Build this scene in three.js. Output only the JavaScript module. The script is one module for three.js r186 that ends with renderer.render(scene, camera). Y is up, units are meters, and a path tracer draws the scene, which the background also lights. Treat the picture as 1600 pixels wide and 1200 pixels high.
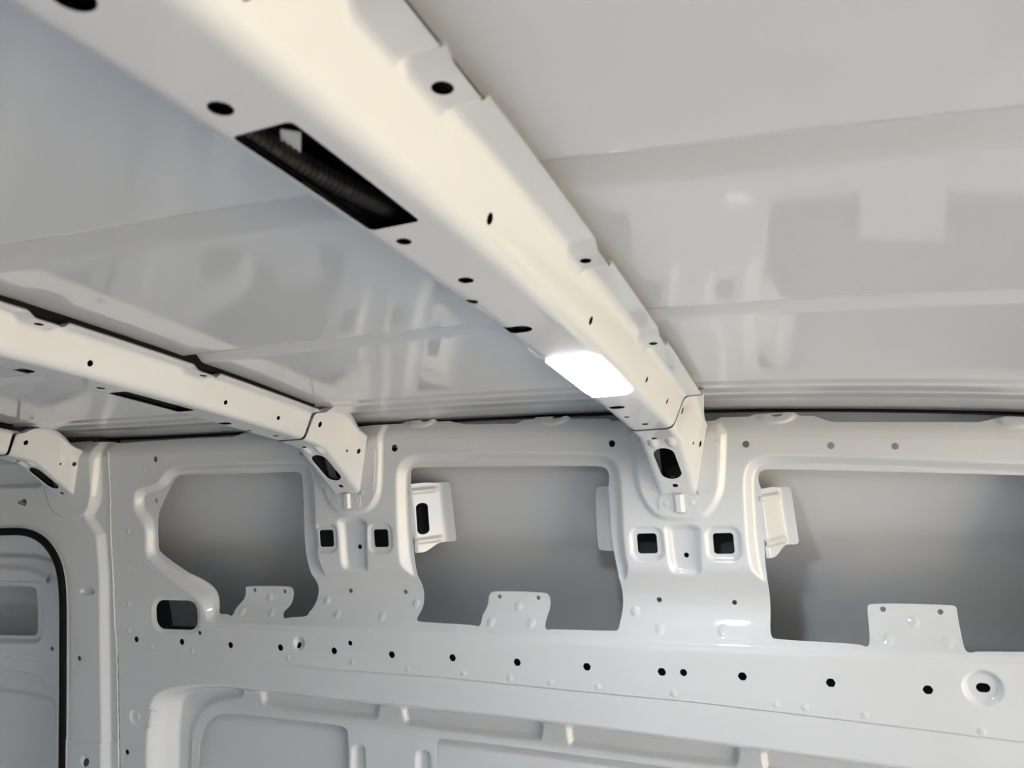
import * as THREE from 'three';
import { RectAreaLightUniformsLib } from 'three/addons/lights/RectAreaLightUniformsLib.js';
import { mergeGeometries } from 'three/addons/utils/BufferGeometryUtils.js';
import { RoundedBoxGeometry } from 'three/addons/geometries/RoundedBoxGeometry.js';

// ---------------------------------------------------------------- camera, sky, lights, exposure
// x runs along the van (towards the rear), y is up, the inner side wall stands in the plane z = 0.
const scene = new THREE.Scene();
const camera = new THREE.PerspectiveCamera(53.94, 4 / 3, 0.05, 60);
camera.position.set(0.8529, 0.3761, 1.1707);
camera.rotation.set(0.0612, 0.3775, -0.0745, 'YXZ');
camera.focus = 1.45; camera.userData.fStop = 11;
const SKY = 1.75;
scene.background = new THREE.Color().setRGB(0.84 * SKY, 0.965 * SKY, 1.17 * SKY);   // hazy daylight beyond the open rear doors
const sun = new THREE.DirectionalLight(new THREE.Color().setRGB(1, 0.95, 0.88), 10);   // falls on the yard behind the van, not into it
sun.position.set(-5, 9, 6); sun.castShadow = true; sun.shadow.radius = 1; scene.add(sun, sun.target);
Object.assign(sun.shadow.camera, { left: -25, right: 25, top: 25, bottom: -25, far: 60 });
scene.environment = null;
const renderer = new THREE.WebGLRenderer();
renderer.toneMapping = THREE.LinearToneMapping;
renderer.toneMappingExposure = 2.12;
renderer.shadowMap.enabled = true;
RectAreaLightUniformsLib.init();
const LAMP = 64;             // the load-space lamp's radiance

// ---------------------------------------------------------------- materials
const rgb = (r, g, b) => new THREE.Color().setRGB(r, g, b);
const paint = new THREE.MeshPhysicalMaterial({ name: 'white body paint', color: rgb(0.77, 0.785, 0.79), roughness: 0.5, clearcoat: 1, clearcoatRoughness: 0.06 });
const gloss = new THREE.MeshPhysicalMaterial({ name: 'glossy white door paint', color: rgb(0.82, 0.83, 0.835), roughness: 0.4, clearcoat: 1, clearcoatRoughness: 0.04 });
const skinPaint = new THREE.MeshPhysicalMaterial({ name: 'matt inner side of the outer skin', color: rgb(0.70, 0.715, 0.725), roughness: 0.7 });
const cavityShade = new THREE.MeshStandardMaterial({ name: 'near-black cavity shade tone', color: rgb(0.035, 0.038, 0.042), roughness: 0.8 });  // near-black tone stands in for the shade inside cavities
const lining = new THREE.MeshStandardMaterial({ name: 'added grey bounce-cutting lining', color: rgb(0.42, 0.43, 0.44), roughness: 0.95 });  // added to dull the unseen near wall, so roof rib slopes darken
const sealant = new THREE.MeshStandardMaterial({ name: 'seam sealant', color: rgb(0.8, 0.8, 0.76), roughness: 0.6 });
const rubber = new THREE.MeshPhysicalMaterial({ name: 'black rubber', color: rgb(0.006, 0.006, 0.0065), roughness: 0.7, specularIntensity: 0.3 });
const plastic = new THREE.MeshStandardMaterial({ name: 'black ribbed plastic', color: rgb(0.006, 0.006, 0.007), roughness: 0.55 });
const steel = new THREE.MeshStandardMaterial({ name: 'dark zinc steel', color: rgb(0.2, 0.2, 0.19), roughness: 0.4, metalness: 0.9 });
const floorMat = new THREE.MeshStandardMaterial({ name: 'grey load floor', color: rgb(0.58, 0.62, 0.70), roughness: 0.7 });
const lensMat = new THREE.MeshStandardMaterial({ name: 'lit lamp lens', color: rgb(0.9, 0.9, 0.9), roughness: 0.5, emissive: rgb(1, 1, 1), emissiveIntensity: 12 });
const concrete = new THREE.MeshStandardMaterial({ name: 'pale yard paving', color: rgb(0.66, 0.52, 0.315), roughness: 0.9 });

// ---------------------------------------------------------------- scene helpers
const used = {};
function numbered(n) { used[n] = (used[n] ?? -1) + 1; return used[n] ? n + '_' + String(used[n]).padStart(3, '0') : n; }
function put(o, name, parent = scene) { o.name = numbered(name); parent.add(o); return o; }
function mesh(name, geo, mat, parent = scene) { const m = new THREE.Mesh(geo, mat); m.castShadow = m.receiveShadow = true; return put(m, name, parent); }
function group(name, parent = scene, p = [0, 0, 0]) { const g = new THREE.Group(); g.position.set(...p); return put(g, name, parent); }
function tag(o, label, category, grp) { Object.assign(o.userData, { label, category }); if (grp) o.userData.group = grp; return o; }
function struct(o) { o.userData.kind = 'structure'; return o; }

// ---------------------------------------------------------------- maths
const clamp = (x, a, b) => Math.min(Math.max(x, a), b);
const smooth = (a, b, x) => { const t = clamp((x - a) / (b - a), 0, 1); return t * t * (3 - 2 * t); };
const mix = (a, b, t) => a + (b - a) * t;
const ramp = (a, b, x) => { const t = clamp((x - a) / (b - a), 0, 1), r = 0.24; return t < r ? t * t / (2 * r * (1 - r)) : t > 1 - r ? 1 - (1 - t) * (1 - t) / (2 * r * (1 - r)) : (t - r / 2) / (1 - r); };   // straight slope with small radii at both ends
function along(pts, x) {                       // piecewise linear y(x)
  if (x <= pts[0][0]) return pts[0][1];
  for (let i = 1; i < pts.length; i++) if (x <= pts[i][0]) return mix(pts[i - 1][1], pts[i][1], (x - pts[i - 1][0]) / (pts[i][0] - pts[i - 1][0]));
  return pts[pts.length - 1][1];
}
function curve(pts) {                          // smooth y(x) through points
  const s = pts.map((p, i) => { const a = pts[Math.max(i - 1, 0)], b = pts[Math.min(i + 1, pts.length - 1)]; return (b[1] - a[1]) / (b[0] - a[0]); });
  return (x) => {
    if (x <= pts[0][0]) return pts[0][1];
    for (let i = 1; i < pts.length; i++) if (x <= pts[i][0]) {
      const d = pts[i][0] - pts[i - 1][0], t = (x - pts[i - 1][0]) / d, u = t * t, v = u * t;
      return (2 * v - 3 * u + 1) * pts[i - 1][1] + (v - 2 * u + t) * d * s[i - 1] + (3 * u - 2 * v) * pts[i][1] + (v - u) * d * s[i];
    }
    return pts[pts.length - 1][1];
  };
}
function chaikin(p, n = 2, closed = true) {
  for (let k = 0; k < n; k++) {
    const q = [];
    for (let i = 0; i < p.length - (closed ? 0 : 1); i++) { const a = p[i], b = p[(i + 1) % p.length]; q.push([a[0] * .75 + b[0] * .25, a[1] * .75 + b[1] * .25], [a[0] * .25 + b[0] * .75, a[1] * .25 + b[1] * .75]); }
    if (!closed) { q.unshift(p[0]); q.push(p[p.length - 1]); }
    p = q;
  }
  return p;
}
// signed distance to a closed outline (negative inside); far away only a lower bound is returned
function outline(pts, rounds = 2, reach = 0.04) {
  const p = rounds ? chaikin(pts, rounds) : pts, n = p.length, xs = p.map((a) => a[0]), ys = p.map((a) => a[1]);
  const bx0 = Math.min(...xs), bx1 = Math.max(...xs), by0 = Math.min(...ys), by1 = Math.max(...ys);
  return (x, y) => {
    const ox = Math.max(bx0 - x, x - bx1), oy = Math.max(by0 - y, y - by1), o = Math.max(ox, oy);
    if (o > reach) return o;
    let best = 1e9, inside = false;
    for (let i = 0, j = n - 1; i < n; j = i++) {
      const ax = xs[j], ay = ys[j], ex = xs[i] - ax, ey = ys[i] - ay, wx = x - ax, wy = y - ay;
      const t = clamp((wx * ex + wy * ey) / (ex * ex + ey * ey + 1e-15), 0, 1), dx = wx - ex * t, dy = wy - ey * t, d = dx * dx + dy * dy;
      if (d < best) best = d;
      if ((ys[i] > y) !== (ay > y) && x < ex * (y - ay) / ey + ax) inside = !inside;
    }
    return inside ? -Math.sqrt(best) : Math.sqrt(best);
  };
}
const circle = ([cx, cy, r]) => (x, y) => Math.hypot(x - cx, y - cy) - r;
const hexagon = (cx, cy, r) => (x, y) => { const a = Math.abs(x - cx), b = Math.abs(y - cy); return Math.max(b, a * 0.866 + b * 0.5) - r * 0.866; };
const capsule = (ax, ay, bx, by, r) => (x, y) => { const ex = bx - ax, ey = by - ay, t = clamp(((x - ax) * ex + (y - ay) * ey) / (ex * ex + ey * ey), 0, 1); return Math.hypot(x - ax - ex * t, y - ay - ey * t) - r; };
const roundBox = (cx, cy, hx, hy, r) => (x, y) => { const a = Math.abs(x - cx) - hx + r, b = Math.abs(y - cy) - hy + r; return Math.hypot(Math.max(a, 0), Math.max(b, 0)) + Math.min(Math.max(a, b), 0) - r; };
function any(list, cell = 0.05) {              // union of many small holes, looked up in a coarse table
  return (x, y) => { let d = 1; for (const f of list) { const e = f(x, y); if (e < d) d = e; } return d; };
}

// ---------------------------------------------------------------- pressed sheet metal: a grid of points, cut along the zero line of keep (positive = metal), with a rim
function sheet(nu, nv, at, keep, { thick = 0.0012, back = false, flip = false } = {}) {
  const N = nu * nv, P = new Float32Array(N * 3), K = new Float32Array(N), v = [0, 0, 0];
  for (let j = 0; j < nv; j++) for (let i = 0; i < nu; i++) {
    const k = j * nu + i; at(i / (nu - 1), j / (nv - 1), v);
    P[k * 3] = v[0]; P[k * 3 + 1] = v[1]; P[k * 3 + 2] = v[2];
    K[k] = keep ? keep(v[0], v[1], v[2], i / (nu - 1), j / (nv - 1)) : 1;
  }
  const Nn = new Float32Array(N * 3), sg = flip ? -1 : 1;
  for (let j = 0; j < nv; j++) for (let i = 0; i < nu; i++) {
    const a = (j * nu + Math.max(i - 1, 0)) * 3, b = (j * nu + Math.min(i + 1, nu - 1)) * 3, c = (Math.max(j - 1, 0) * nu + i) * 3, d = (Math.min(j + 1, nv - 1) * nu + i) * 3;
    const ux = P[b] - P[a], uy = P[b + 1] - P[a + 1], uz = P[b + 2] - P[a + 2], wx = P[d] - P[c], wy = P[d + 1] - P[c + 1], wz = P[d + 2] - P[c + 2];
    let nx = uy * wz - uz * wy, ny = uz * wx - ux * wz, nz = ux * wy - uy * wx; const l = sg / (Math.hypot(nx, ny, nz) || 1), k = (j * nu + i) * 3;
    Nn[k] = nx * l; Nn[k + 1] = ny * l; Nn[k + 2] = nz * l;
  }
  const pos = [], nor = [], idx = [], map = new Int32Array(N).fill(-1), cut = new Map(), rim = [];
  const V = (k) => { if (map[k] < 0) { map[k] = pos.length / 3; for (let c = 0; c < 3; c++) { pos.push(P[k * 3 + c]); nor.push(Nn[k * 3 + c]); } } return map[k]; };
  const E = (a, b) => {
    if (a > b) [a, b] = [b, a];
    const key = a * 4 + (b - a === 1 ? 1 : 2); let q = cut.get(key);
    if (q === undefined) {
      q = pos.length / 3; const t = clamp(K[a] / (K[a] - K[b]), 0.001, 0.999); cut.set(key, q);
      for (let c = 0; c < 3; c++) pos.push(mix(P[a * 3 + c], P[b * 3 + c], t));
      for (let c = 0; c < 3; c++) nor.push(mix(Nn[a * 3 + c], Nn[b * 3 + c], t));
    }
    return q;
  };
  const tri = (a, b, c) => flip ? idx.push(a, c, b) : idx.push(a, b, c);
  for (let j = 0; j < nv - 1; j++) for (let i = 0; i < nu - 1; i++) {
    const q = [j * nu + i, j * nu + i + 1, (j + 1) * nu + i + 1, (j + 1) * nu + i], on = q.map((k) => K[k] > 0), n = on[0] + on[1] + on[2] + on[3];
    if (n === 4) { const a = V(q[0]), b = V(q[1]), c = V(q[2]), d = V(q[3]); tri(a, b, c); tri(a, c, d); continue; }
    if (!n) continue;
    const ring = [], edge = [];
    for (let s = 0; s < 4; s++) {
      const t = (s + 1) % 4;
      if (on[s]) ring.push(V(q[s]));
      if (on[s] !== on[t]) { const e = E(q[s], q[t]); ring.push(e); edge.push([e, on[s]]); }
    }
    for (let s = 1; s < ring.length - 1; s++) tri(ring[0], ring[s], ring[s + 1]);
    for (let s = 0; s < edge.length; s++) if (edge[s][1]) rim.push([edge[s][0], edge[(s + 1) % edge.length][0]]);
  }
  if (back) {
    const n0 = pos.length / 3, ni = idx.length;
    for (let k = 0; k < n0; k++) { for (let c = 0; c < 3; c++) pos.push(pos[k * 3 + c] - nor[k * 3 + c] * thick); for (let c = 0; c < 3; c++) nor.push(-nor[k * 3 + c]); }
    for (let k = 0; k < ni; k += 3) idx.push(idx[k] + n0, idx[k + 2] + n0, idx[k + 1] + n0);
  }
  for (const [a, b] of rim) {                  // the cut edge of the sheet
    const q = pos.length / 3, A = [], B = [];
    for (let c = 0; c < 3; c++) { A.push(pos[a * 3 + c]); B.push(pos[b * 3 + c]); }
    const na = [nor[a * 3], nor[a * 3 + 1], nor[a * 3 + 2]], e = [B[0] - A[0], B[1] - A[1], B[2] - A[2]];
    let m = [na[1] * e[2] - na[2] * e[1], na[2] * e[0] - na[0] * e[2], na[0] * e[1] - na[1] * e[0]]; const l = Math.hypot(...m) || 1; m = m.map((x) => -x / l * sg);
    pos.push(...A, ...B, ...B.map((x, c) => x - na[c] * thick), ...A.map((x, c) => x - na[c] * thick));
    for (let k = 0; k < 4; k++) nor.push(...m);
    idx.push(q, q + 2, q + 1, q, q + 3, q + 2);
  }
  const g = new THREE.BufferGeometry();
  g.setAttribute('position', new THREE.BufferAttribute(new Float32Array(pos), 3));
  g.setAttribute('normal', new THREE.BufferAttribute(new Float32Array(nor), 3));
  g.setIndex(idx);
  return g;
}
const panel = (x0, x1, y0, y1, step, height, keep, opt) => sheet(Math.round((x1 - x0) / step) + 1, Math.round((y1 - y0) / step) + 1,
  (u, w, p) => { p[0] = mix(x0, x1, u); p[1] = mix(y0, y1, w); p[2] = height(p[0], p[1]); }, keep, opt);
function slab(x0, x1, y0, y1, z0, z1, r = 0.004) { const g = new RoundedBoxGeometry(x1 - x0, y1 - y0, z1 - z0, 2, Math.min(r, (x1 - x0) / 3, (y1 - y0) / 3, (z1 - z0) / 3)); g.translate((x0 + x1) / 2, (y0 + y1) / 2, (z0 + z1) / 2); return g; }

// ================================================================ the side wall
const creaseLine = [[-.2836, .0399], [-.1285, .0366], [.3319, .0334], [.4112, .0328], [.6663, .0288], [.7929, .028], [1.0752, .0265]];
const topLine = [[-.5488, .3976], [-.3955, .3963], [-.2939, .3927], [-.1272, .3898], [.2009, .3858], [.3825, .3766], [.5569, .3665], [.7233, .3539], [.8734, .3444], [.9939, .3351], [1.1048, .3274]];
const jointLine = [[-.5396, -.0219], [-.392, -.0238], [-.2831, -.0269], [-.1782, -.0285], [-.06, -.0327], [.2189, -.0361], [.4591, -.0451], [.6403, -.0509], [.8357, -.0619], [1.0651, -.076]];
jointLine.unshift([-0.6, jointLine[0][1]]); jointLine.push([1.4, jointLine[jointLine.length - 1][1] - 0.02]);
creaseLine.push([1.4, creaseLine[creaseLine.length - 1][1] - 0.012]);
topLine.push([1.4, topLine[topLine.length - 1][1] - 0.03]);
const topEdge = [[-.9684, .4314], [-.6753, .4234], [-.6122, .4236], [-.593, .421], [-.5177, .4125], [-.432, .412], [-.3222, .4101], [-.218, .4058], [-.1966, .4133], [-.0669, .4069], [.0477, .4014], [.0605, .4029], [.0719, .4056], [.1106, .4064], [.1631, .4049], [.1714, .409], [.2275, .4088], [.2341, .4032], [.2576, .4025], [.292, .3944], [.3715, .3897], [.3832, .3883], [.3904, .3899], [.396, .3944], [.4117, .3936], [.4189, .3971], [.4749, .3952], [.4816, .3891], [.5429, .3857], [.5505, .3808], [.6924, .3702], [.704, .3699], [.7118, .3702], [.7189, .3742], [.7604, .372], [.7691, .3752], [.8229, .3739], [.8322, .3678], [.8507, .3664], [.8637, .3603], [.8754, .3557], [.9258, .352], [1.0583, .3424], [1.0683, .344], [1.0897, .3477], [1.1132, .345], [1.1841, .3396]];
const frontOpening = [[-.3251, .3352], [-.2028, .3313], [-.08, .3284], [-.0653, .3271], [-.0584, .3195], [-.0595, .3039], [-.0581, .2822], [-.0611, .2282], [-.0614, .1923], [-.0591, .1624], [-.0528, .1404], [-.0453, .124], [-.0494, .0873], [-.0571, .07], [-.064, .0632], [-.0643, .0564], [-.1071, .0543], [-.1162, .0517], [-.1218, .0576], [-.1231, .0638], [-.1139, .0709], [-.1074, .081], [-.106, .1023], [-.113, .1096], [-.2182, .1089], [-.2218, .1038], [-.2212, .0856], [-.2344, .0726], [-.2401, .0638], [-.2392, .0564], [-.2448, .054], [-.2526, .0576], [-.2767, .0571], [-.2792, .0695], [-.2906, .0944], [-.3108, .1132], [-.338, .1296], [-.4258, .1776], [-.4303, .1907], [-.4301, .2235], [-.4272, .2563], [-.4222, .2666], [-.3857, .3204], [-.3748, .3304], [-.359, .3362]];
const middleOpening = [[.175, .3132], [.1782, .321], [.1875, .3239], [.4854, .3108], [.5249, .3083], [.5341, .3042], [.5376, .2958], [.5371, .2836], [.5343, .2684], [.5356, .2592], [.5336, .2044], [.5352, .1741], [.5373, .1559], [.5407, .1299], [.541, .1074], [.5397, .0801], [.5369, .0664], [.5343, .0558], [.5334, .0486], [.5271, .047], [.4197, .0475], [.414, .0458], [.4098, .0493], [.4094, .0578], [.4121, .0673], [.4157, .0766], [.4164, .0882], [.4151, .0974], [.407, .1026], [.3168, .1038], [.3076, .1005], [.3041, .0945], [.3029, .0797], [.2971, .0695], [.2935, .0623], [.2945, .0526], [.29, .0477], [.2842, .0502], [.1759, .0525], [.1697, .0545], [.1677, .0587], [.1726, .067], [.1771, .0768], [.1773, .0848], [.1777, .1073], [.1763, .1278], [.1733, .1459], [.172, .161], [.1713, .17], [.1708, .1891], [.1733, .2736]];
const rearOpening = [[.7659, .2821], [.7698, .2876], [.7774, .291], [.8705, .284], [.966, .2771], [1.1012, .2663], [1.1503, .2615], [1.1539, .2564], [1.1514, .1349], [1.1557, .084], [1.1473, .0456], [1.1417, .0381], [1.0237, .0361], [1.0183, .0343], [1.0136, .0341], [1.0097, .0382], [1.0095, .0584], [1.0089, .074], [1.0095, .0877], [1.0052, .0911], [.8996, .0921], [.8965, .0857], [.8962, .0557], [.8946, .0419], [.8923, .0374], [.8868, .0372], [.8813, .04], [.7674, .0422], [.7633, .0458], [.7621, .0542], [.7642, .076], [.7653, .0962], [.7656, .1191], [.7645, .1424], [.7646, .1595], [.7676, .2177], [.7693, .262], [.7658, .2688]];
const openings = [outline(frontOpening, 2), outline(middleOpening, 2), outline(rearOpening, 2)];
const rings = [
  outline([[-.3129, .3554], [-.0596, .3493], [-.0337, .3444], [-.0217, .3295], [-.0195, .2997], [-.0227, .1936], [-.0181, .1583], [.0002, .1176], [-.0031, -.0267], [-.2887, -.0395], [-.2961, .047], [-.3056, .078], [-.3291, .0965], [-.4412, .1601], [-.4506, .1798], [-.4479, .2255], [-.4539, .244], [-.4742, .263], [-.4782, .2856], [-.4715, .3092], [-.4531, .3177], [-.4105, .3212], [-.3975, .335], [-.3794, .3484], [-.355, .355]], 2),
  outline([[.1499, .2926], [.153, .3174], [.1637, .3373], [.1852, .3485], [.2173, .35], [.5226, .3331], [.5482, .3255], [.5602, .3077], [.5626, .2755], [.5582, .1757], [.566, .1361], [.5614, -.0014], [.1575, -.0195], [.1555, .1242], [.1459, .1688]], 2),
  outline([[.7415, .268], [.7452, .2887], [.754, .3053], [.7711, .3138], [.797, .3142], [.9513, .3008], [1.1007, .2857], [1.2349, .2713], [1.2085, .0121], [.7453, -.0115], [.7472, .1085], [.7386, .1645]], 2)];
const lowerRecess = outline([[-.4747, -.2525], [-.467, -.1819], [-.4571, -.1341], [-.4473, -.1156], [-.4327, -.102], [-.4098, -.0918], [-.3654, -.0837], [-.2912, -.0778], [-.1741, -.081], [-.0637, -.0852], [.1148, -.0911], [.2773, -.0945], [.4545, -.1009], [.6352, -.1098], [.8304, -.1196], [.9267, -.1246], [1.1277, -.1388], [1.0918, -.4971], [-.507, -.8792]], 2, 0.06);
const ledgePads = [
  outline([[-.4069, -.2699], [-.4011, -.2048], [-.3908, -.1782], [-.3685, -.1508], [-.3302, -.1316], [-.2768, -.1233], [-.2634, -.1174], [-.2555, -.0955], [-.3954, -.0875], [-.502, -.0929], [-.5173, -.3462], [-.4161, -.3353]], 1),
  outline([[-.2207, -.0786], [-.2206, -.1236], [-.2087, -.1353], [.0435, -.1434], [.0538, -.1345], [.06, -.0876]], 1),
  outline([[.1007, -.0911], [.101, -.1404], [.1165, -.1485], [.367, -.1566], [.3759, -.1474], [.382, -.1012]], 1),
  outline([[.4176, -.0989], [.4165, -.1536], [.4259, -.1612], [.686, -.1701], [.6954, -.1616], [.7021, -.1187]], 1),
  outline([[.7287, -.1166], [.7279, -.1662], [.7366, -.173], [.9906, -.1833], [1.0044, -.1212]], 1),
  outline([[-.0365, -.492], [-.0155, -.2006], [-.0061, -.1881], [.0124, -.1866], [.0214, -.1975], [.0031, -.4857]], 1),
  outline([[.1028, -.47], [.1221, -.1981], [.1309, -.186], [.1506, -.1854], [.159, -.196], [.1423, -.4637]], 1)];
const lowerOpenings = [
  outline([[-.3995, -.3974], [-.388, -.2425], [-.3808, -.2097], [-.3635, -.1788], [-.3404, -.1605], [-.3116, -.1528], [-.2657, -.1515], [-.0366, -.1556], [-.0211, -.1598], [-.0163, -.1724], [-.0278, -.3517]], 1),
  outline([[.1565, -.3291], [.1673, -.1807], [.1728, -.1679], [.1861, -.1623], [.5604, -.1749], [.8254, -.1847], [.8284, -.2465]], 1)];
const bracketPads = [
  outline([[.0019, .4411], [-.0042, .3345], [-.0014, .293], [.0118, .2608], [.033, .2439], [.0905, .2446], [.1133, .2622], [.1258, .2879], [.1326, .3618], [.1377, .4303]], 2),
  outline([[.5841, .3949], [.58, .2997], [.5841, .2646], [.5969, .2374], [.6172, .2191], [.6801, .2176], [.6984, .2324], [.7135, .2549], [.7211, .288], [.7314, .3831]], 2)];
const channels = [
  outline([[.0218, .2436], [.0254, .2155], [.0254, .1574], [.031, .1389], [.0747, .1366], [.0861, .1457], [.0876, .2028], [.0918, .2417]], 2),
  outline([[.6203, .2175], [.6212, .194], [.6223, .15], [.6279, .1344], [.6653, .1316], [.6746, .1403], [.6756, .1834], [.6794, .2161]], 2)];
const squareHoles = [[[-.0182, .2188], [.0126, .2181], [.0112, .1872], [-.0189, .1875]], [[.0989, .2175], [.1287, .2169], [.1277, .1852], [.0984, .1856]], [[.5778, .2011], [.6087, .2006], [.607, .1696], [.5782, .1699]], [[.6935, .1995], [.7234, .1989], [.7223, .168], [.6941, .1683]]]
  .map((q) => roundBox((q[0][0] + q[1][0] + q[2][0] + q[3][0]) / 4, (q[0][1] + q[2][1]) / 2, (q[1][0] - q[0][0]) / 2, (q[1][1] - q[2][1]) / 2, 0.0045));
const ovalHole = roundBox(...(([a, b]) => [(a[0] + b[0]) / 2, (a[1] + b[1]) / 2, (b[0] - a[0]) / 2, (a[1] - b[1]) / 2, 0.022])([[-.43, .0851], [-.3195, .0271]]));
const hexCentres = [[-.4841, .0049], [-.3616, .0038], [-.2382, .0018], [-.119, .0013], [.0016, -.0001], [.1227, -.0022], [.2423, -.0028], [.361, -.0052], [.4804, -.007], [.5994, -.0093], [.7184, -.0101], [.8386, -.013], [.9603, -.0159], [1.0863, -.0185]];
const roundHoles = [[-.4093, .3709, .0061], [-.4302, .2853, .0053], [-.044, .3629, .0044], [.0632, .1855, .0045], [.0242, .1016, .0042], [.1408, .1006, .0042], [.0372, .0149, .0047], [.6325, -.0087, .0054], [-.314, .0229, .0043], [-.5262, -.2264, .0054]];
roundHoles.push(...[[.1552, .3602, .0065], [.5508, .3434, .0054], [.754, .3298, .0051], [.8696, .3207, .005], [.9514, .3148, .0049], [.6505, .1658, .0039], [.5986, .0927, .004], [.7133, .0903, .0037]]);
roundHoles.push(...[[-.1989, .1011, .0039], [-.1265, .0993, .0038], [.3248, .0944, .0038], [.3952, .0932, .0037], [.9169, .0837, .0038], [.9886, .0815, .0037]]);
const bossHoles = [capsule(...[[-.0791, .0074]][0], ...[[-.0793, .0045]][0], 0.0037), capsule(...[[1.0245, -.0115]][0], ...[[1.0289, -.0117]][0], 0.0062)];
const bosses = [[...[[-.0758, .0105]][0], 0.0135], [...[[1.0255, -.0097]][0], 0.0245]];
const nubs = [[.1532, -.0252], [.261, -.0276], [.3463, -.0318], [.4177, -.0353], [.4958, -.0371], [.6152, -.0411], [.7624, -.0479], [.8013, -.0491], [.8783, -.0554], [1.0192, -.0665], [-.1025, -.017], [.0401, -.0202], [-.336, -.0128], [-.4427, -.0092], [-.4943, .2264], [-.4987, .1512], [-.5014, .0749], [-.5045, .0212], [-.4403, .3528], [-.45, .1602]];
const dents = [[.9543, .0685], [.9193, .0464], [.9919, .0452], [.3599, .0795], [.3122, .055], [.3845, .0557], [-.1612, .0877], [-.2206, .0622], [-.1493, .0611], [-.0279, .0835], [.0004, .0617], [.0966, .0602], [.1628, .0817], [.5593, .0749], [.599, .052], [.6941, .0507]];
const flangePads = [[.2046, .4049], [.4501, .391], [.8, .3685], [1.1042, .3414]];
const flangeHoles = [[.2118, .4054], [.4572, .392], [.8008, .3694]];
const earRecess = outline([[-.5164, -.1509], [-.5103, -.1388], [-.4977, -.1354], [-.4449, -.132], [-.4545, -.1772], [-.4965, -.1765], [-.5137, -.1662]], 2);
const earHole = [[-.4952, -.1539, .0036]][0];
const seamLine = [[-.5421, .4162], [-.5416, .3931], [-.5402, .32], [-.5438, .2234], [-.5423, .134], [-.5427, .0188], [-.5404, -.0271], [-.5462, -.1984], [-.5506, -.3369]].map(([x, y]) => [y, x]).reverse();
const valley = curve([[-.03, 0], [-.004, 0], [.003, -.0022], [.014, -.0105], [.030, -.021], [.046, -.028], [.060, -.031], [.074, -.029], [.090, -.0205], [.104, -.0095], [.112, -.004], [.120, -.0008], [.128, 0], [.2, 0]]);

function wallHeight(x, y) {
  const t = y - along(creaseLine, x), edge = x < -0.2 ? rings[0](x, y) : -1;
  let h = (t < 0.2 ? valley(t) - 0.0014 * Math.exp(-t * t / 1.2e-5) : 0) * (x < -0.2 ? smooth(-0.001, 0.024, -edge) : 1);
  const tt = y - along(topLine, x);
  if (tt > -0.012) h -= 1.15 * 0.005 * Math.log(1 + Math.exp(tt / 0.005));
  let ring = 0;
  for (let i = 0; i < 3; i++) { const d = i ? rings[i](x, y) : x < -0.2 ? edge : rings[0](x, y); if (d < 0) ring = Math.max(ring, ramp(0.0005, i ? 0.0175 : 0.015, -d)); }
  if (ring) { const low = -0.016 * ring * smooth(0.0, 0.026, t), k = 0.003, m = Math.max(k - Math.abs(h - low), 0) / k; h = Math.min(h, low) - m * m * k * 0.25 * smooth(0.0, 0.01, -low); }
  for (const f of bracketPads) { const d = f(x, y); if (d < 0.002) h += 0.008 * ramp(-0.001, 0.009, -d); }
  for (const f of channels) { const d = f(x, y); if (d < 0) h -= 0.011 * ramp(0, 0.012, -d) * smooth(0.095, 0.125, t); }
  for (const f of squareHoles) { const d = f(x, y); if (d < 0.014) h -= 0.0045 * ramp(0.012, 0.006, d); }
  { const d = ovalHole(x, y); if (d < 0.012) h -= 0.003 * smooth(0.009, 0.002, d); }
  for (const [bx, by, r] of bosses) { const d = Math.hypot(x - bx, y - by) - r; if (d < 0) h -= 0.0065 * ramp(0, 0.0075, -d); }
  for (const [nx, ny] of nubs) { const d = Math.hypot(x - nx, y - ny); if (d < 0.007) h += 0.0012 * smooth(0.0055, 0.0028, d) - 0.0005 * smooth(0.002, 0, d); }
  for (const [nx, ny] of dents) { const d = Math.hypot(x - nx, y - ny); if (d < 0.011) h += 0.002 * smooth(0.0085, 0.003, d); }
  for (const [nx, ny] of flangePads) { const ax = (x - nx) / 0.026, ay = (y - ny) / 0.011, d = Math.hypot(ax, ay); if (d < 1.2) h += 0.006 * smooth(1.15, 0.75, d); }
  { const d = earRecess(x, y); if (d < 0) h -= 0.0035 * smooth(0, 0.006, -d); const e = Math.hypot(x - earHole[0], y - earHole[1]); if (e < .008) h += .002 * smooth(.0065, .004, e); }
  return h;
}
function lowerHeight(x, y) {
  let h = wallHeight(x, y) - 0.0024;
  const d = lowerRecess(x, y);
  if (d < 0.006) {
    const depth = smooth(-0.004, 0.03, -d); h = mix(h, -0.055, depth);
    if (d < -0.016) for (let i = 0; i < ledgePads.length; i++) { const e = ledgePads[i](x, y); if (e < 0) h -= 0.008 * ramp(0, 0.010, -e) * smooth(0.016, 0.024, -d); }
  }
  return h;
}
const hexes = hexCentres.map(([x, y]) => hexagon(x, y, 0.0068));
const bracketCut = (px, py) => roundBox(0.6471 + px, 0.318 + py, 0.020, 0.030, 0.010);
const smallHoles = any([bracketCut(0, 0), bracketCut(-0.5938, 0.024), ...roundHoles.map(circle), ...hexes, ...bossHoles, ...squareHoles, ovalHole, ...flangeHoles.map(([x, y]) => { const f = circle([0, 0, 1]); return (a, b) => f((a - x) / 0.0085, (b - y) / 0.0022) * 0.0025; })]);
const topKeep = (x, y) => along(topEdge, x) - 0.002 - y;
const seamX = (y) => along(seamLine, y);
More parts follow.
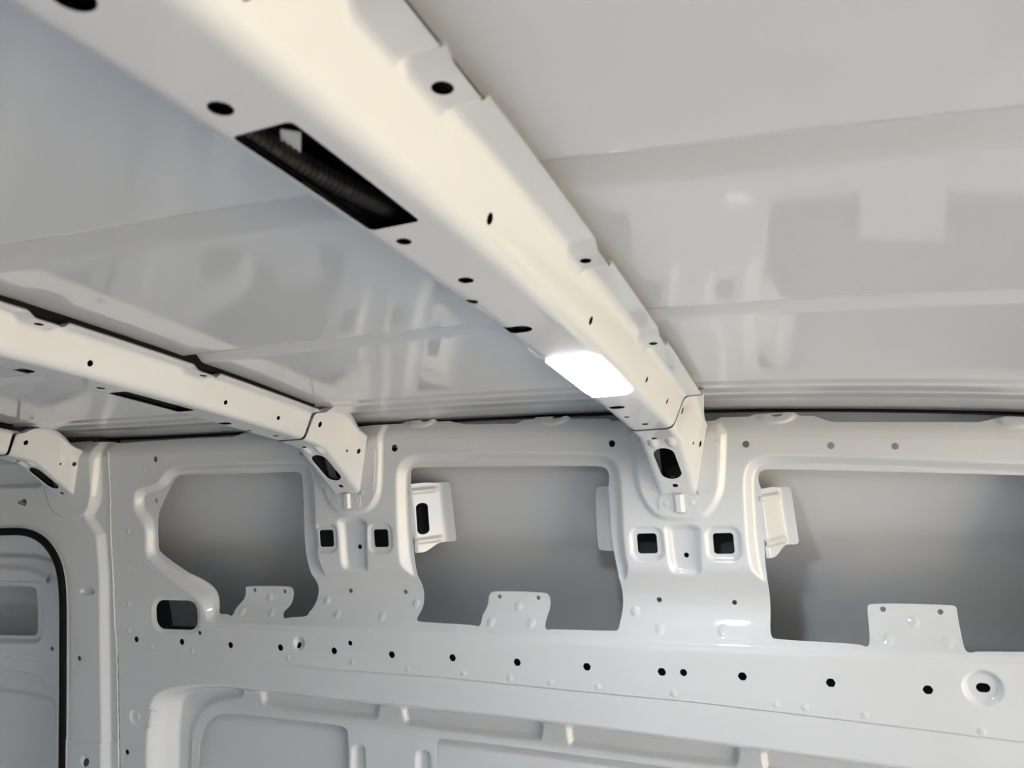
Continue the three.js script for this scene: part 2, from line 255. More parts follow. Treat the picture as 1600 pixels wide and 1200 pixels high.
function upperKeep(x, y) {
  let k = Math.min(topKeep(x, y), y - along(jointLine, x), x - seamX(y) - 0.0006);
  if (k < -0.02) return k;
  for (const f of openings) k = Math.min(k, f(x, y));
  return Math.min(k, smallHoles(x, y));
}
function lowerKeep(x, y) {
  let k = Math.min(along(jointLine, x) - y + 0.0004, x - seamX(y) - 0.0006);
  if (k < -0.02) return k;
  for (const f of lowerOpenings) k = Math.min(k, f(x, y));
  return Math.min(k, smallHoles(x, y));
}
const wall = struct(group('wall_back'));
const STEP = 0.002;
mesh('upper_panel', panel(-0.57, 1.36, -0.12, 0.46, STEP, wallHeight, upperKeep), paint, wall);
mesh('lower_panel', panel(-0.57, 1.36, -0.44, -0.012, STEP, lowerHeight, lowerKeep), paint, wall);

// the door pillar left of the seam
const pillarBead = [[-.5623, .4859], [-.5692, .3951], [-.5684, .3436], [-.5697, .3031], [-.5794, .2805], [-.5945, .2634], [-.5922, .2538], [-.5728, .2318], [-.5641, .221], [-.5622, .1888], [-.5596, .1356], [-.5653, .0032], [-.573, -.1973], [-.5802, -.3877]].map(([x, y]) => [y, x]).reverse();
const apertureLine = [[-1.3413, .2323], [-.8714, .2242], [-.7959, .2229], [-.7634, .2168], [-.7319, .201], [-.709, .1814], [-.6944, .1594], [-.6862, .1293], [-.6835, .0926], [-.6916, -.0807], [-.7036, -.2686], [-.714, -.4285], [-1.3685, -.5127]];
const aperture = outline(apertureLine, 1);
const pillarPocket = outline([[-.7219, .4703], [-.7197, .3579], [-.7161, .3131], [-.702, .2779], [-.6715, .2578], [-.5965, .2585], [-.5706, .2834], [-.5552, .4582]], 2);
const headerRecess = outline([[-1.6022, .6363], [-.7216, .5552], [-.7249, .4142], [-.727, .3345], [-.7416, .3253], [-1.6105, .357]], 1);
const pillarSlot = outline([[-.6235, .1121], [-.5821, .1117], [-.581, .0978], [-.6225, .096]], 1);
const pillarFoot = [[-.7693, -.2112], [-.6751, -.2051], [-.5237, -.2072]];
const pillarBoss = [...[[-.6263, -.2458]][0], 0.013];
const pillarHoles = [...[[-.6335, -.0359, .0057], [-.6265, -.2497, .0079]]];
function pillarHeight(x, y) {
  let h = 0.014 * ramp(0.0085, -0.0085, x - along(pillarBead, y));
  const tt = y - along(topLine, x);
  if (tt > -0.012) h -= 1.5 * 0.006 * Math.log(1 + Math.exp(tt / 0.006));
  { const d = pillarPocket(x, y); if (d < 0) h += 0.005 * ramp(0, 0.007, -d); }
  { const d = headerRecess(x, y); if (d < 0) h -= 0.014 * smooth(0, 0.010, -d); }
  { const d = pillarSlot(x, y); if (d < 0.004) h -= 0.007 * ramp(0, 0.003, -d); }
  { const d = Math.hypot(x - pillarBoss[0], y - pillarBoss[1]) - pillarBoss[2]; if (d < 0) h -= 0.005 * smooth(0, 0.006, -d); }
  { const d = y - along(pillarFoot, x); h += 0.002 * smooth(0.0006, -0.0006, d); }
  { const d = aperture(x, y); if (d < 0.03 && d > 0) h += 0.002 * smooth(0.026, 0.020, d); }
  return h;
}
mesh('pillar_panel', panel(-1.3, -0.535, -0.44, 0.47, STEP, pillarHeight, (x, y) => { let k = Math.min(topKeep(x, y), seamX(y) - 0.0002 - x); if (k < -.02) return k; k = Math.min(k, aperture(x, y)); k = Math.min(k, bracketCut(-1.3015, 0.0384)(x, y)); for (const c of pillarHoles) k = Math.min(k, circle(c)(x, y)); return k; }), paint, wall);
{ // the brushed bead of sealant along the pillar seam
  const g = [];
  const pts = []; let s = 7; const rnd = () => (s = (s * 16807) % 2147483647) / 2147483647;
  for (let y = -0.32; y < 0.4; y += 0.006) pts.push(new THREE.Vector3(seamX(y) + (rnd() - .5) * 0.0012, y, 0.0004 + (rnd() - .5) * .0008));
  mesh('seam_sealant', new THREE.TubeGeometry(new THREE.CatmullRomCurve3(pts), 240, 0.0016, 6), sealant, wall);
}
// the outer skin, seen through the cut-outs, and dark plates added between the sheets so the holes read black
mesh('outer_skin', sheet(60, 60, (u, w, p) => { p[0] = mix(-0.6, 1.36, u); p[1] = mix(-0.46, 0.46, w); p[2] = -0.066 - 0.115 * smooth(0.36, -0.02, p[1]) + 0.006 * smooth(.16, .175, p[1]); }, null, { thick: 0.004, back: true }), skinPaint, wall);
mesh('lower_skin', sheet(30, 20, (u, w, p) => { p[0] = mix(-0.575, 1.355, u); p[1] = mix(-0.45, -0.10, w); p[2] = -0.074 + 0.004 * Math.sin(u * 3); }, null, { thick: 0.004, back: true }), paint, wall);
mesh('rail_shade_plate', slab(-0.53, 1.36, -0.085, 0.022, -0.047, -0.043, .001), cavityShade, wall);  // plate added behind the rail so the hex holes read black
for (const [x0, x1] of [[-0.062, 0.150], [0.535, 0.735]]) mesh('pillar_shade_plate', slab(x0, x1, 0.13, 0.36, -0.05, -0.046, .001), cavityShade, wall);  // reinforcement plates, near-black so the square holes read as deep shade
mesh('pillar_shade_plate', slab(0.10, 0.197, 0.19, 0.287, -0.068, -0.064, .001), cavityShade, wall);  // dark plate added so the clip slot reads as shade
mesh('rail_shade_plate', slab(-0.53, 1.355, -0.040, -0.036, -0.178, -0.046, .001), cavityShade, wall);  // unseen shelf added to darken the bottoms of the openings
mesh('cavity_end', slab(-0.60, -0.575, -0.46, 0.42, -0.26, -0.012, .001), cavityShade, wall);
mesh('pillar_shade_plate', slab(-0.70, -0.61, 0.27, 0.42, -0.05, -0.046, .001), cavityShade, wall);  // dark plate added so the far bracket hole reads black
mesh('rear_corner_panel', slab(1.355, 2.9, -1.46, 0.36, -0.16, 0.0), paint, wall);
mesh('sill_panel', slab(-0.6, 1.36, -1.46, -0.43, -0.16, -0.05), paint, wall);
mesh('front_panel', slab(-2.3, -1.295, -1.46, 0.52, -0.3, 0.012), paint, wall);
mesh('pillar_foot', slab(-0.70, -0.60, -1.46, -0.43, -0.16, 0.012), paint, wall);
mesh('entry_step', slab(-1.3, -0.70, -1.46, -1.3, -0.3, 0.0), paint, wall);

// ================================================================ roof
const bow = (d) => d < 0.95 ? 0.3266 + 0.2494 * d - 0.0279 * d * d - 0.0202 * d * d * d : (() => { const q = d - 0.95; return 0.52103 + 0.1417 * q - 0.16 * q * q; })();
const crown = (x) => { const q = clamp(x - 0.68, -1.9, 0.95); return -0.0574 * q - 0.0557 * q * q - 0.0269 * q * q * q; };
const skew = (x, m) => m * (x - 0.68);
const side = curve([[.174, .4231], [.142, .4186], [.132, .4161], [.088, .41], [.08, .4081], [.04, .4026], [.03, .4005], [-.012, .3926], [-.021, .3908], [-.046, .3866]].reverse());
function roofY(x, z) {
  let y;
  if (z < 0.174) y = side(z) + (z > .16 ? 0 : 0);
  else {
    y = bow(z) + 0.055 + (side(0.174) - bow(0.174) - 0.055) * smooth(0.30, 0.174, z);
    const a = z - 0.717 - skew(x, -0.028), b = z - 0.4285 - skew(x, 0.02);
    y += 0.018 * smooth(-0.025, -0.002, a) * smooth(0.018, 0.002, a) + 0.011 * smooth(-0.019, -0.001, b) * smooth(0.015, 0.001, b);
    for (const c of [1.1, 1.45]) y += 0.007 * smooth(-0.034, -0.006, z - c) * smooth(0.020, 0.004, z - c);
  }
  return y + crown(x);
}
const roofZ = []; for (let z = -0.046; z < 0.95; z += 0.004) roofZ.push(z); for (let z = 0.95; z <= 1.92; z += 0.01) roofZ.push(z);
const roof = struct(group('ceiling'));
mesh('roof_skin', sheet(150, roofZ.length, (u, w, p) => { const z = roofZ[Math.round(w * (roofZ.length - 1))]; p[0] = mix(-2.32, 2.92, u); p[2] = z; p[1] = roofY(p[0], z); }, null, { thick: 0.004, back: true }), paint, roof);
const gutter = [[-0.046, 0], [-0.047, -0.0012], [-0.050, 0.0005], [-0.054, 0.018], [-0.08, 0.024], [-0.14, 0.02], [-0.24, 0.0], [-0.245, -0.14]];
mesh('roof_gutter', sheet(120, gutter.length, (u, w, p) => { const q = gutter[Math.round(w * (gutter.length - 1))]; p[0] = mix(-2.32, 2.92, u); p[2] = q[0]; p[1] = roofY(p[0], -0.046) + q[1]; }, null, { thick: 0.004, back: true }), cavityShade, roof);

// the rest of the load space
const floor = struct(mesh('floor', slab(-2.32, 2.9, -1.5, -1.45, -0.3, 1.95), floorMat));
struct(mesh('wall_front', slab(-2.36, -2.3, -1.5, 0.75, -0.3, 1.97), paint));
const near = struct(group('wall_near'));
mesh('panel', slab(-2.32, 2.9, -1.5, 0.62, 1.9, 1.96), lining, near);
for (const x of [-1.3, -0.63, 0.08, 0.68, 1.3]) mesh('post', slab(x - 0.08, x + 0.08, -1.45, 0.4, 1.86, 1.905, 0.012), paint, near);
struct(mesh('ground', slab(2.9, 40, -1.9, -1.8, -18, 18), concrete));

// ================================================================ roof bows
function roundedSection(pts, radii, arc, run) {  // cross-section points with rounded corners; always the same number of points
  const out = [], cut = pts.map((p, i) => {
    if (i === 0 || i === pts.length - 1) return [p, p];
    const a = pts[i - 1], b = pts[i + 1], la = Math.hypot(...p.map((v, c) => a[c] - v)), lb = Math.hypot(...p.map((v, c) => b[c] - v)), r = Math.min(radii[i], la * .45, lb * .45);
    return [p.map((v, c) => v + (a[c] - v) * r / la), p.map((v, c) => v + (b[c] - v) * r / lb)];
  });
  for (let i = 0; i < pts.length; i++) {
    const [a, b] = cut[i];
    if (i === 0 || i === pts.length - 1) out.push(a);
    else for (let k = 0; k <= arc; k++) { const t = k / arc, m = 1 - t; out.push(a.map((v, c) => m * m * v + 2 * m * t * pts[i][c] + t * t * b[c])); }
    if (i < pts.length - 1) { const n = run[i]; for (let k = 1; k < n; k++) out.push(b.map((v, c) => mix(v, cut[i + 1][0][c], k / n))); }
  }
  return out;
}
const XC = 0.6751, W0 = -0.0558, D0 = 0.159, D1 = 1.62;
const padCentres = [0.853, 0.621, 0.4025];
const padDrop = (d) => { let p = 0; for (const c of padCentres) for (const q of [c, 1.75 - c]) p = Math.max(p, smooth(q - 0.022, q - 0.014, d) * smooth(q + 0.026, q + 0.014, d)); return p; };
const bowSection = (d) => {
  const drop = 0.0058 * padDrop(d), top = 0.0405 - drop, f = 0.0423 - 0.001 * padDrop(d), tx = 0.0195 - 0.0028 * padDrop(d);
  return [[W0 - f, top], [W0 - tx, top], [W0, 0], [0, 0], [tx, top], [f, top]];
};
const bowHoles = {
  bottom: [
    (x, d) => circle([-0.0371, 0.9302, 0.0054])(x, d), (x, d) => circle([-0.0324, 1.0, 0.007])(x, d),
    roundBox(-0.033, 0.8555, 0.0162, 0.0555, 0.003), roundBox(-0.033, 0.4235, 0.0150, 0.0560, 0.004),
    circle([-0.0398, 0.7791, 0.0047]), hexagon(-0.0343, 0.7064, 0.0060), circle([-0.0492, 0.6652, 0.0045]),
    capsule(-0.0500, 0.5909, -0.0395, 0.5909, 0.0085), hexagon(-0.033, 0.5015, 0.0055), capsule(-0.0440, 0.2868, -0.0370, 0.2868, 0.0062), circle([-0.0418, 0.2349, 0.0038]), circle([-0.0287, 0.1895, 0.0045])],
  web: [circle([0.7577, 0.0135, 0.0035]), circle([0.5482, 0.0135, 0.0036]), circle([0.3372, 0.0148, 0.0032]), circle([0.228, 0.0165, 0.0032]), circle([0.9654, 0.0135, 0.0036])],
  leftWeb: [roundBox(0.862, 0.0225, 0.011, 0.010, 0.001)],
  flange: [circle([0.0285, 0.8548, 0.0055]), circle([0.0279, 0.623, 0.0045]), circle([0.0311, 0.4, 0.0045]), circle([0.0285, 0.895, 0.0001])],
};
const bowNV = Math.round((D1 - D0) / 0.0025) + 1;
function bowPart(from, to, keep, inset = 0) {
  const at = []; let nu = 0;
  for (let j = 0; j < bowNV; j++) {
    const d = mix(D0, D1, j / (bowNV - 1)), s = roundedSection(bowSection(d).map(([x, y], i) => [x + (i < 3 ? inset : -inset), y + (i === 2 || i === 3 ? inset : i === 0 || i === 5 ? 0 : 0)]), [0, 0.006, 0.009, 0.009, 0.006, 0], 8, [14, 20, 28, 20, 14]);
    at.push(s.slice(Math.round(from * s.length), Math.round(to * s.length))); nu = at[j].length;
  }
  const n = nu;
  return sheet(n, bowNV, (u, w, p) => { const j = Math.round(w * (bowNV - 1)), d = mix(D0, D1, w), q = at[j][Math.round(u * (n - 1))]; p[0] = XC + q[0]; p[1] = bow(d) + q[1]; p[2] = d; }, keep, { thick: 0.0014, back: !inset, flip: true });
}
// section point indices: flange 0..13, corner, web, corner, bottom, corner, web, corner, flange
const TOTAL = 2 + 4 * 9 + (13 + 19 + 27 + 19 + 13), FL = 14 + 5;
function channelKeep(x, y, z) {
  const dx = x - XC, dy = y - bow(z); let k = 1;
  if (dy < 0.002) for (const f of bowHoles.bottom) k = Math.min(k, f(dx, z));
  if (dx > 0 && dy > 0.003 && dy < 0.035) for (const f of bowHoles.web) k = Math.min(k, f(z, dy));
  if (dx < W0 && dy > 0.003 && dy < 0.039) for (const f of bowHoles.leftWeb) k = Math.min(k, f(z, dy));
  return k;
}
function flangeKeep(x, y, z) { const dx = x - XC; let k = 1; for (const f of bowHoles.flange) { k = Math.min(k, f(dx, z)); k = Math.min(k, f(W0 - dx, z)); } return k; }
const bow1 = group('roof_bow');
mesh('channel', bowPart((FL - 1) / TOTAL, (TOTAL - FL + 1) / TOTAL, channelKeep), paint, bow1);
mesh('flange', bowPart((TOTAL - FL) / TOTAL, 1, flangeKeep), paint, bow1);
mesh('flange', bowPart(0, FL / TOTAL, flangeKeep), paint, bow1);
for (const sd of [1, -1]) {   // black mastic, added full length to darken the gap above each flange
  const sec = [[.018, .0412], [.0305, .0412], [.0305, .0600], [.018, .0600], [.018, .0412]];
  mesh('mastic_shade_strip', sheet(5, 120, (u, w, p) => { const q = sec[Math.round(u * 4)], d = mix(0.165, D1, w); p[0] = sd > 0 ? XC + q[0] : XC + W0 - q[0]; p[1] = bow(d) + q[1]; p[2] = d; }, null), rubber, bow1);
}
mesh('inner_shade_sheet', bowPart((FL - 1) / TOTAL, (TOTAL - FL + 1) / TOTAL, channelKeep, 0.0018), cavityShade, bow1);  // dark inner sheet: shade inside the bow put into its colour
tag(bow1, 'cream white hat-section roof bow nearest the viewer, carrying the lit lamp', 'roof bow');
function another(o, name, p, label, category, grp) { const c = o.clone(); put(c, name); c.position.set(...p); c.userData = { label, category }; if (grp) c.userData.group = grp; return c; }
const P2 = [-0.5938, 0.024, 0], P3 = [-1.3015, 0.0384, 0];
another(bow1, 'roof_bow', P2, 'cream white roof bow without a lamp, crossing the roof middle-left with open slots below', 'roof bow');
another(bow1, 'roof_bow', P3, 'farthest cream white roof bow, only its short end showing at the left above the door', 'roof bow');

// ================================================================ gusset brackets that join the bows to the wall
const bot = [[.1535, .3622], [.13, .3555], [.104, .3475], [.098, .3435], [.07, .318], [.04, .2902], [.0105, .2622], [.0095, .2590]];
const top = [[.1505, .4035], [.135, .4110], [.116, .4135], [.096, .4120], [.0805, .4075], [.066, .399], [.0535, .3885], [.043, .378], [.032, .3705], [.0167, .3640], [.0095, .3590]];
function byArc(pts) { const L = [0]; for (let i = 1; i < pts.length; i++) L.push(L[i - 1] + Math.hypot(pts[i][0] - pts[i - 1][0], pts[i][1] - pts[i - 1][1])); const tot = L[L.length - 1]; return (t) => [0, 1].map((c) => along(pts.map((p, i) => [L[i] / tot, p[c]]), t)); }
const botAt = byArc(chaikin(bot, 2, false)), topAt = byArc(chaikin(top, 2, false));
const botLen = 0.1875;
function gussetGeometry(inset = 0) {
  const nv = 90, at = [];
  for (let j = 0; j < nv; j++) {
    const t = j / (nv - 1), b = botAt(t), q = topAt(t), narrow = smooth(0.15, 1, t), fl = mix(0.0228, 0.002, smooth(0.1, 0.92, t));
    const rb = mix(0, 0.0017, narrow), lb = mix(W0, W0 + 0.0018, narrow), rt = mix(0.0195, 0.0250, narrow), lt = W0 - rt;
    const e = inset;
    at.push(roundedSection([[lt - fl + e, q[1], q[0]], [lt + e, q[1], q[0]], [lb + e, b[1] + e * .8, b[0] - e * .4], [rb - e, b[1] + e * .8, b[0] - e * .4], [rt - e, q[1], q[0]], [rt + fl - e, q[1], q[0]]], [0, .007, .008, .008, .007, 0], 7, [6, 26, 30, 26, 6]));
  }
  const n = at[0].length, v0 = .40, v1 = .78;
  const oval = capsule(-0.0285, v0 * botLen + 0.014, -0.0265, v1 * botLen - 0.014, 0.0150), small = circle([-0.026, 0.875 * botLen, 0.0042]), kneeHole = circle([-0.034, 0.235 * botLen, 0.0042]);
  const webHoles = [circle([.1262, .3855, .0048]), circle([.0528, .338, .0024]), circle([.0263, .3355, .0046])];
  return sheet(n, nv, (u, w, p) => {
    const q = at[Math.round(w * (nv - 1))][Math.round(u * (n - 1))]; p[0] = XC + q[0]; p[1] = q[1]; p[2] = q[2];
    const s = w * botLen;                                   // two stiffening dimples under the knee
    for (const c of [-0.039, -0.0135]) { const d = Math.hypot(q[0] - c, (s - 0.317 * botLen) * 0.55); if (u > .35 && u < .65 && d < 0.009) { const k = 0.004 * smooth(0.009, 0.002, d); p[1] -= k * .7; p[2] += k * .7; } }
  }, (x, y, z, u, w) => {
    const dx = x - XC, s = w * botLen; let k = 1;
    if (u > 0.36 && u < 0.64) for (const f of [oval, small, kneeHole]) k = Math.min(k, f(dx, s));
    if (u > 0.62 || u < 0.38) for (const f of webHoles) k = Math.min(k, f(z, y));
    return inset && (u < 0.1 || u > 0.9) ? -1 : k;
  }, { thick: 0.0016, back: !inset, flip: true });
}
function flat(pts, z, thickness, holes = []) {  // a flat pressed tab lying on the wall
  const s = new THREE.Shape(pts.map((p) => new THREE.Vector2(...p)));
  const g = new THREE.ExtrudeGeometry(s, { depth: thickness - 0.0006, bevelEnabled: true, bevelSize: 0.0004, bevelThickness: 0.0003, bevelSegments: 1, curveSegments: 8 });
  g.translate(0, 0, z + 0.0003); return g;
}
const bracket1 = group('roof_bracket');
mesh('gusset', gussetGeometry(), paint, bracket1);
mesh('inner_shade_sheet', gussetGeometry(0.002), cavityShade, bracket1);  // dark sheet standing in for the shade inside the gusset
const rf = chaikin([[.6857, .3452], [.6991, .3462], [.7023, .3402], [.7068, .338], [.7132, .3366], [.7145, .3299], [.7071, .2673], [.704, .2636], [.6861, .2634], [.6777, .2541]], 2), lf = chaikin([[.6102, .3501], [.5951, .3501], [.5916, .3444], [.5901, .3147], [.593, .2779], [.5956, .2738], [.6133, .2711], [.6202, .2591]], 2), tab = chaikin([[.6194, .2621], [.6186, .2406], [.623, .2356], [.673, .2332], [.6762, .2369], [.6792, .2598]], 2);
mesh('wall_flange', flat(rf, 0.0078, 0.0022), paint, bracket1);
mesh('wall_flange', flat(lf, 0.0078, 0.0022), paint, bracket1);
{
  const cx = [[.6495, .2484]][0], lines = outline(tab, 0);
  mesh('foot_tab', panel(cx[0] - 0.04, cx[0] + 0.04, cx[1] - 0.03, cx[1] + 0.03, 0.001, (x, y) => { const q = x - cx[0] + 0.0; let h = 0.0100 + 0.0055 * smooth(0.0085, 0.0035, Math.abs(q)); for (const c of [-0.019, 0.02]) { const d = Math.hypot(q - c, y - cx[1] + 0.001); h += 0.0009 * smooth(.005, .0025, d); } return h; }, (x, y) => -lines(x, y), { thick: 0.002, back: true }), paint, bracket1);
}
tag(bracket1, 'white gusset bracket with a black oval hole, right below the lit lamp', 'bracket');
another(bracket1, 'roof_bracket', P2, 'cream white gusset bracket holding the lampless middle bow, left of the middle wall opening', 'bracket');
another(bracket1, 'roof_bracket', P3, 'grey-white gusset bracket on the door pillar at the far left', 'bracket');

// ================================================================ Z-shaped clip brackets in the wall openings
// section runs from the opening's border back to the skin and along it; extruded up the wall
function clipGeometry(x0, x1, x2, z0, z1, yTop, yBot, beads, slot, slope = 0) {
  const sec = roundedSection([[x0 - 0.006, z0 + 0.0005], [x0, z0], [x1, z1], [x2, z1 - 0.0005]], [0, .002, .005, 0], 6, [4, 30, 24]), nu = sec.length, nv = 110;
  return sheet(nu, nv, (u, w, p) => {
    const q = sec[Math.round(u * (nu - 1))], y = mix(yBot, yTop, w), f = clamp((q[0] - x0) / (x2 - x0), 0, 1); p[0] = q[0] + (yTop - y) * slope; p[1] = y; p[2] = q[1];
    for (const b of beads) { const d = Math.abs(y - b); if (d < 0.008) { const k = smooth(0.007, 0.001, d) * smooth(0.62, 0.45, f); p[2] += 0.0035 * k; p[0] += 0.0035 * k; } }
  }, (x, y, z, u) => {
    const f = (x - (yTop - y) * slope - x0) / (x2 - x0); let k = 1;
    k = Math.min(k, yTop - 0.0025 * smooth(.3, .6, f) - y, y - yBot - 0.013 * smooth(0.1, 0.55, f));
    if (slot) k = Math.min(k, slot(x, y));
    const r = 0.006, ax = x2 - (x - (yTop - y) * slope), ay = Math.min(yTop - 0.0025 - y, y - yBot - 0.013);
    if (ax < r && ay < r) k = Math.min(k, r - Math.hypot(r - ax, r - ay));
    return k;
  }, { thick: 0.0014, back: true });
}
const clipA = [[.1734, .2922]][0], clipA1 = [[.2083, .2885]][0], clipA2 = [[.2273, .2819]][0], clipAb = [[.1708, .1722]][0];
const sA = [[.1863, .251], [.1872, .2109]], slotA = capsule(...sA[0], ...sA[1], 0.0078);
const c1 = mesh('clip_bracket', clipGeometry(clipA[0], clipA1[0] + .003, clipA2[0] + .003, -0.018, -0.058, clipA[1] + .002, clipAb[1], [clipA[1] - .012, clipAb[1] + .020], slotA, 0.05), paint);
tag(c1, 'cream Z-shaped clip bracket with a black slot, left edge of the middle wall opening', 'bracket');
const clipB = [[.7678, .2604]][0], clipB1 = [[.7912, .2549]][0], clipB2 = [[.8084, .2523]][0], clipBb = [[.7659, .1591]][0];
const c2 = mesh('clip_bracket', clipGeometry(clipB[0], clipB1[0], clipB2[0], -0.018, -0.058, clipB[1] + .001, clipBb[1], [clipB[1] - .013, clipBb[1] + .022], null, 0.05), paint);
tag(c2, 'pale Z-shaped clip bracket without a slot, left edge of the rightmost wall opening', 'bracket');
const cC = chaikin([[.5014, .2669], [.5074, .272], [.5609, .2729], [.5569, .1643], [.5029, .1659], [.4978, .1712]], 2);
const c3 = mesh('clip_bracket', flat(cC, -0.0585, 0.002), paint);
tag(c3, 'flat grey clip bracket flange half hidden behind the right edge of the middle wall opening', 'bracket');

// ================================================================ load-space lamp
{
  const d0 = 0.349, d1 = 0.501, cx = -0.0295, hw = 0.0265, dm = (d0 + d1) / 2, slope = (bow(d1) - bow(d0)) / (d1 - d0), ang = Math.atan(slope);
  const lamp = group('ceiling_lamp', scene, [XC + cx, bow(dm), dm]); lamp.rotation.x = -ang;
  const lens = sheet(40, 80, (u, w, p) => { const a = mix(-1, 1, u), b = mix(-1, 1, w), e = Math.min(1 - Math.abs(a), (1 - Math.abs(b)) * 2.6); p[0] = a * hw; p[2] = b * (d1 - d0) / 2; p[1] = -0.0012 - 0.0055 * smooth(0, 0.35, e); },
    (x, y, z) => -roundBox(0, 0, hw, (d1 - d0) / 2, 0.012)(x, z), { thick: 0.002, back: true });
  mesh('lens', lens, lensMat, lamp);
  mesh('housing', slab(-0.0148, 0.0148, -0.001, 0.022, -0.0553, 0.0553, .001), plastic, lamp);
  tag(lamp, 'glowing white rounded lamp set in the underside of the nearest roof bow', 'lamp');
  const light = new THREE.RectAreaLight(0xffffff, LAMP, 2 * hw - 0.008, d1 - d0 - 0.016);
  light.color = rgb(0.90, 0.965, 1.05);
  light.position.set(XC + cx, bow(dm) - 0.012, dm); light.lookAt(XC + cx, bow(dm) - 1, dm + slope); light.castShadow = true; scene.add(light);
}
// ================================================================ ribbed wiring conduit inside the nearest bow
{
  const path = new THREE.CatmullRomCurve3([[-.051, .009, 1.12], [-.0515, .0083, 1.0], [-.052, .0080, .925], [-.0515, .0082, .875], [-.048, .010, .84], [-.043, .013, .80], [-.038, .018, .74]].map(([x, y, d]) => new THREE.Vector3(XC + x, bow(d) + y, d)));
  const n = 420, m = 14, fr = path.computeFrenetFrames(n, false), len = path.getLength();
  const g = sheet(m + 1, n + 1, (u, w, p) => { const i = Math.round(w * n), c = path.getPointAt(i / n), a = u * Math.PI * 2, r = 0.0058 + 0.0009 * Math.tanh(2.5 * Math.sin(w * len / 0.0040 * Math.PI * 2)); p[0] = c.x + r * (Math.cos(a) * fr.normals[i].x + Math.sin(a) * fr.binormals[i].x); p[1] = c.y + r * (Math.cos(a) * fr.normals[i].y + Math.sin(a) * fr.binormals[i].y); p[2] = c.z + r * (Math.cos(a) * fr.normals[i].z + Math.sin(a) * fr.binormals[i].z); }, null);
  const flap = new RoundedBoxGeometry(0.0095, 0.0012, 0.0235, 2, 0.0005); flap.rotateY(Math.atan2(0.6, 0.78)); flap.rotateX(-0.2); flap.translate(XC - 0.0465, bow(0.873) + 0.0135, 0.873);
  const harness = mesh('wiring_conduit', g, plastic); mesh('pale_flap', flap, sealant, harness).userData.label = 'pale stand-in flap';  // pale flap added for the bright patch seen inside the slot
  tag(harness, 'black ribbed wiring conduit lying inside the slot of the nearest roof bow', 'conduit');
}
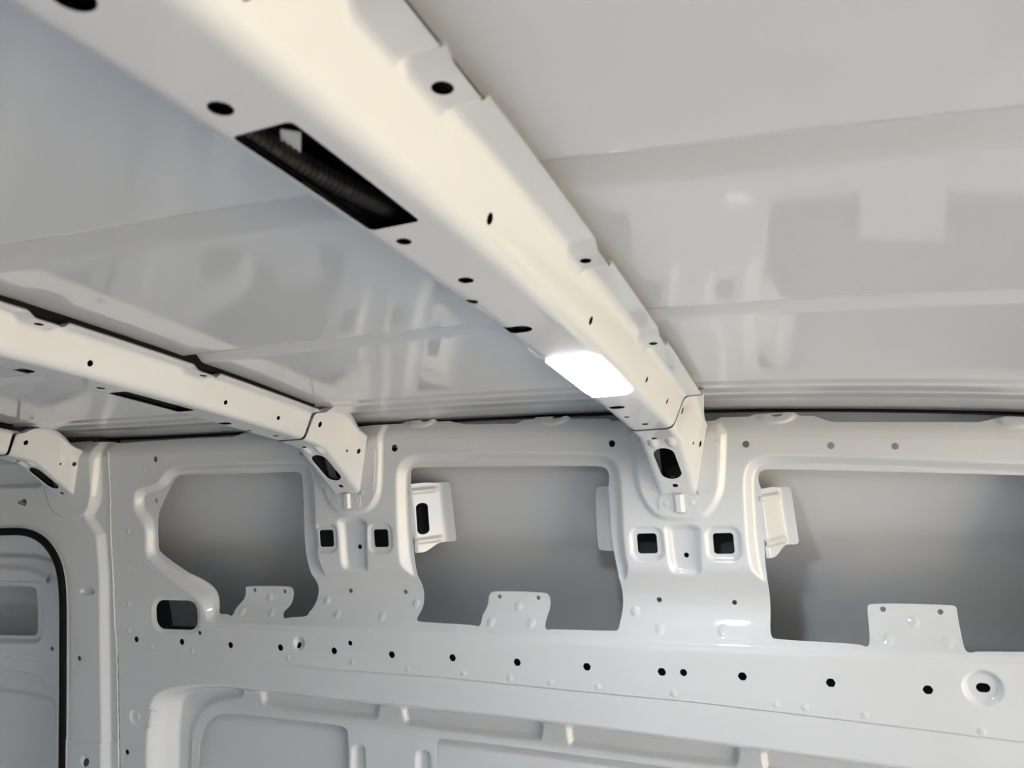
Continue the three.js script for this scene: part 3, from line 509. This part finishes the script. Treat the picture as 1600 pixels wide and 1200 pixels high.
// ================================================================ sliding door, its rubber seal, a stud
{
  const door = struct(group('door_1'));
  const win = outline([[-1.7924, .0996], [-.8877, .0981], [-.8661, .0961], [-.8535, .0895], [-.8545, .0085], [-.8588, -.0107], [-.872, -.0169], [-1.7963, -.0308]], 1), ring = outline([[-1.7706, .1193], [-.862, .1167], [-.8302, .1124], [-.8182, .0993], [-.8215, -.0025], [-.8331, -.0246], [-.8591, -.0342], [-1.7756, -.0519]], 2), arch = outline([[-1.7778, -.1248], [-.9935, -.0942], [-.9052, -.0946], [-.8499, -.1021], [-.8131, -.1218], [-.7958, -.1466], [-.8094, -.4782], [-1.792, -.6047]], 2), arch2 = outline([[-1.7794, -.1803], [-.9959, -.142], [-.8863, -.1461], [-.8231, -.154], [-.7993, -.1739], [-.8094, -.4782], [-1.792, -.6047]], 2);
  const lines = [[878, 0.010], [890, 0.007]].map(([v]) => v), bead1 = [[-1.4794, .1733], [-.9807, .1708], [-.8486, .1682], [-.7654, .1502]], bead2 = [[-1.4804, .1466], [-.9819, .1466], [-.8715, .1418], [-.7673, .114]], fold = [[-1.4884, -.0724], [-.9921, -.0642], [-.8021, -.0711], [-.6965, -.0722]];
  const boss = [...[[-.7972, .1148]][0], 0.010], holes = [[-.7972, .1147, .0059], [-.795, -.0392, .005]];
  const dh = (x, y) => {
    let h = -0.058; const d = ring(x, y);
    if (d < 0) h -= 0.012 * smooth(0, 0.012, -d);
    const b1 = y - along(bead1, x), b2 = y - along(bead2, x), f = y - along(fold, x);
    h += 0.006 * smooth(0.006, -0.006, b1) + 0.006 * smooth(0.007, -0.007, b2) - 0.008 * smooth(0.006, -0.004, f) + 0.012 * smooth(.0, .05, b1);
    const a = arch(x, y), a2 = arch2(x, y); if (a < 0) h -= 0.010 * smooth(0, 0.010, -a); if (a2 < 0) h += 0.006 * smooth(0, 0.006, -a2);
    const e = Math.hypot(x - boss[0], y - boss[1]) - boss[2]; if (e < 0) h += 0.003 * smooth(0, 0.004, -e);
    return h;
  };
  mesh('inner_panel', panel(-1.32, -0.72, -0.46, 0.27, 0.0025, dh, (x, y) => { let k = win(x, y); for (const c of holes) k = Math.min(k, circle(c)(x, y)); return k; }), gloss, door);
  mesh('outer_skin', sheet(20, 90, (u, w, p) => { p[0] = mix(-1.34, -0.70, u); p[1] = mix(-0.5, 0.24, w); p[2] = -0.125 + 0.012 * smooth(0.07, 0.078, p[1]) - 0.012 * smooth(.04, .02, p[1]); }, null, { thick: 0.004, back: true }), skinPaint, door);
  mesh('lower_panel', slab(-1.34, -0.71, -1.46, -0.45, -0.12, -0.05), gloss, door);
  mesh('head_frame', slab(-1.34, -0.60, 0.24, 0.50, -0.16, -0.02), cavityShade, door);
  mesh('edge_frame', slab(-0.725, -0.70, -0.5, 0.25, -0.16, -0.02), cavityShade, door);

  const path = [[-1.3371, .2428], [-.8679, .2352], [-.7884, .2336], [-.752, .2266], [-.7207, .2116], [-.6961, .1892], [-.6798, .1631], [-.6717, .1332], [-.6691, .0986], [-.6777, -.0793], [-.6897, -.2665], [-.6998, -.4256]].map(([x, y]) => new THREE.Vector3(x, y, 0.018));
  const cv = new THREE.CatmullRomCurve3(path, false, 'centripetal'), n = 260, m = 24;
  const seal = sheet(m + 1, n + 1, (u, w, p) => { const c = cv.getPointAt(w), t = cv.getTangentAt(w), a = u * Math.PI * 2, q = Math.cos(a), s = Math.sin(a), r = 0.0078 * (1 + 0.12 * Math.sin(a * 3)), e = q * r; p[0] = c.x - t.y * e; p[1] = c.y + t.x * e; p[2] = c.z + s * r * 0.95; }, null);
  tag(mesh('door_seal', seal, rubber), 'black rubber seal curving round the sliding door opening at the lower left', 'door seal');

  const bc = [[-.7855, .2976]][0], bolt = group('stud_bolt', scene, [bc[0], bc[1], 0.0005]);
  const stud = new THREE.LatheGeometry([[0, 0.026], [0.0032, 0.025], [0.0038, 0.022], [0.0038, 0.010], [0.0075, 0.010], [0.0075, 0.0], [0, 0]].map(([a, b]) => new THREE.Vector2(a, b)), 20); stud.rotateX(Math.PI / 2);
  mesh('stud', stud, steel, bolt);
  const nut = new THREE.CylinderGeometry(0.0085, 0.009, 0.006, 6); nut.rotateX(Math.PI / 2); nut.translate(0, 0, 0.011); mesh('nut', nut, steel, bolt);
  tag(bolt, 'small dark steel stud with a hexagon nut, above the black door seal', 'bolt');
}
camera.updateProjectionMatrix();
scene.traverse((o) => { if (o.isMesh) { o.castShadow = o.receiveShadow = true; } });
renderer.render(scene, camera);
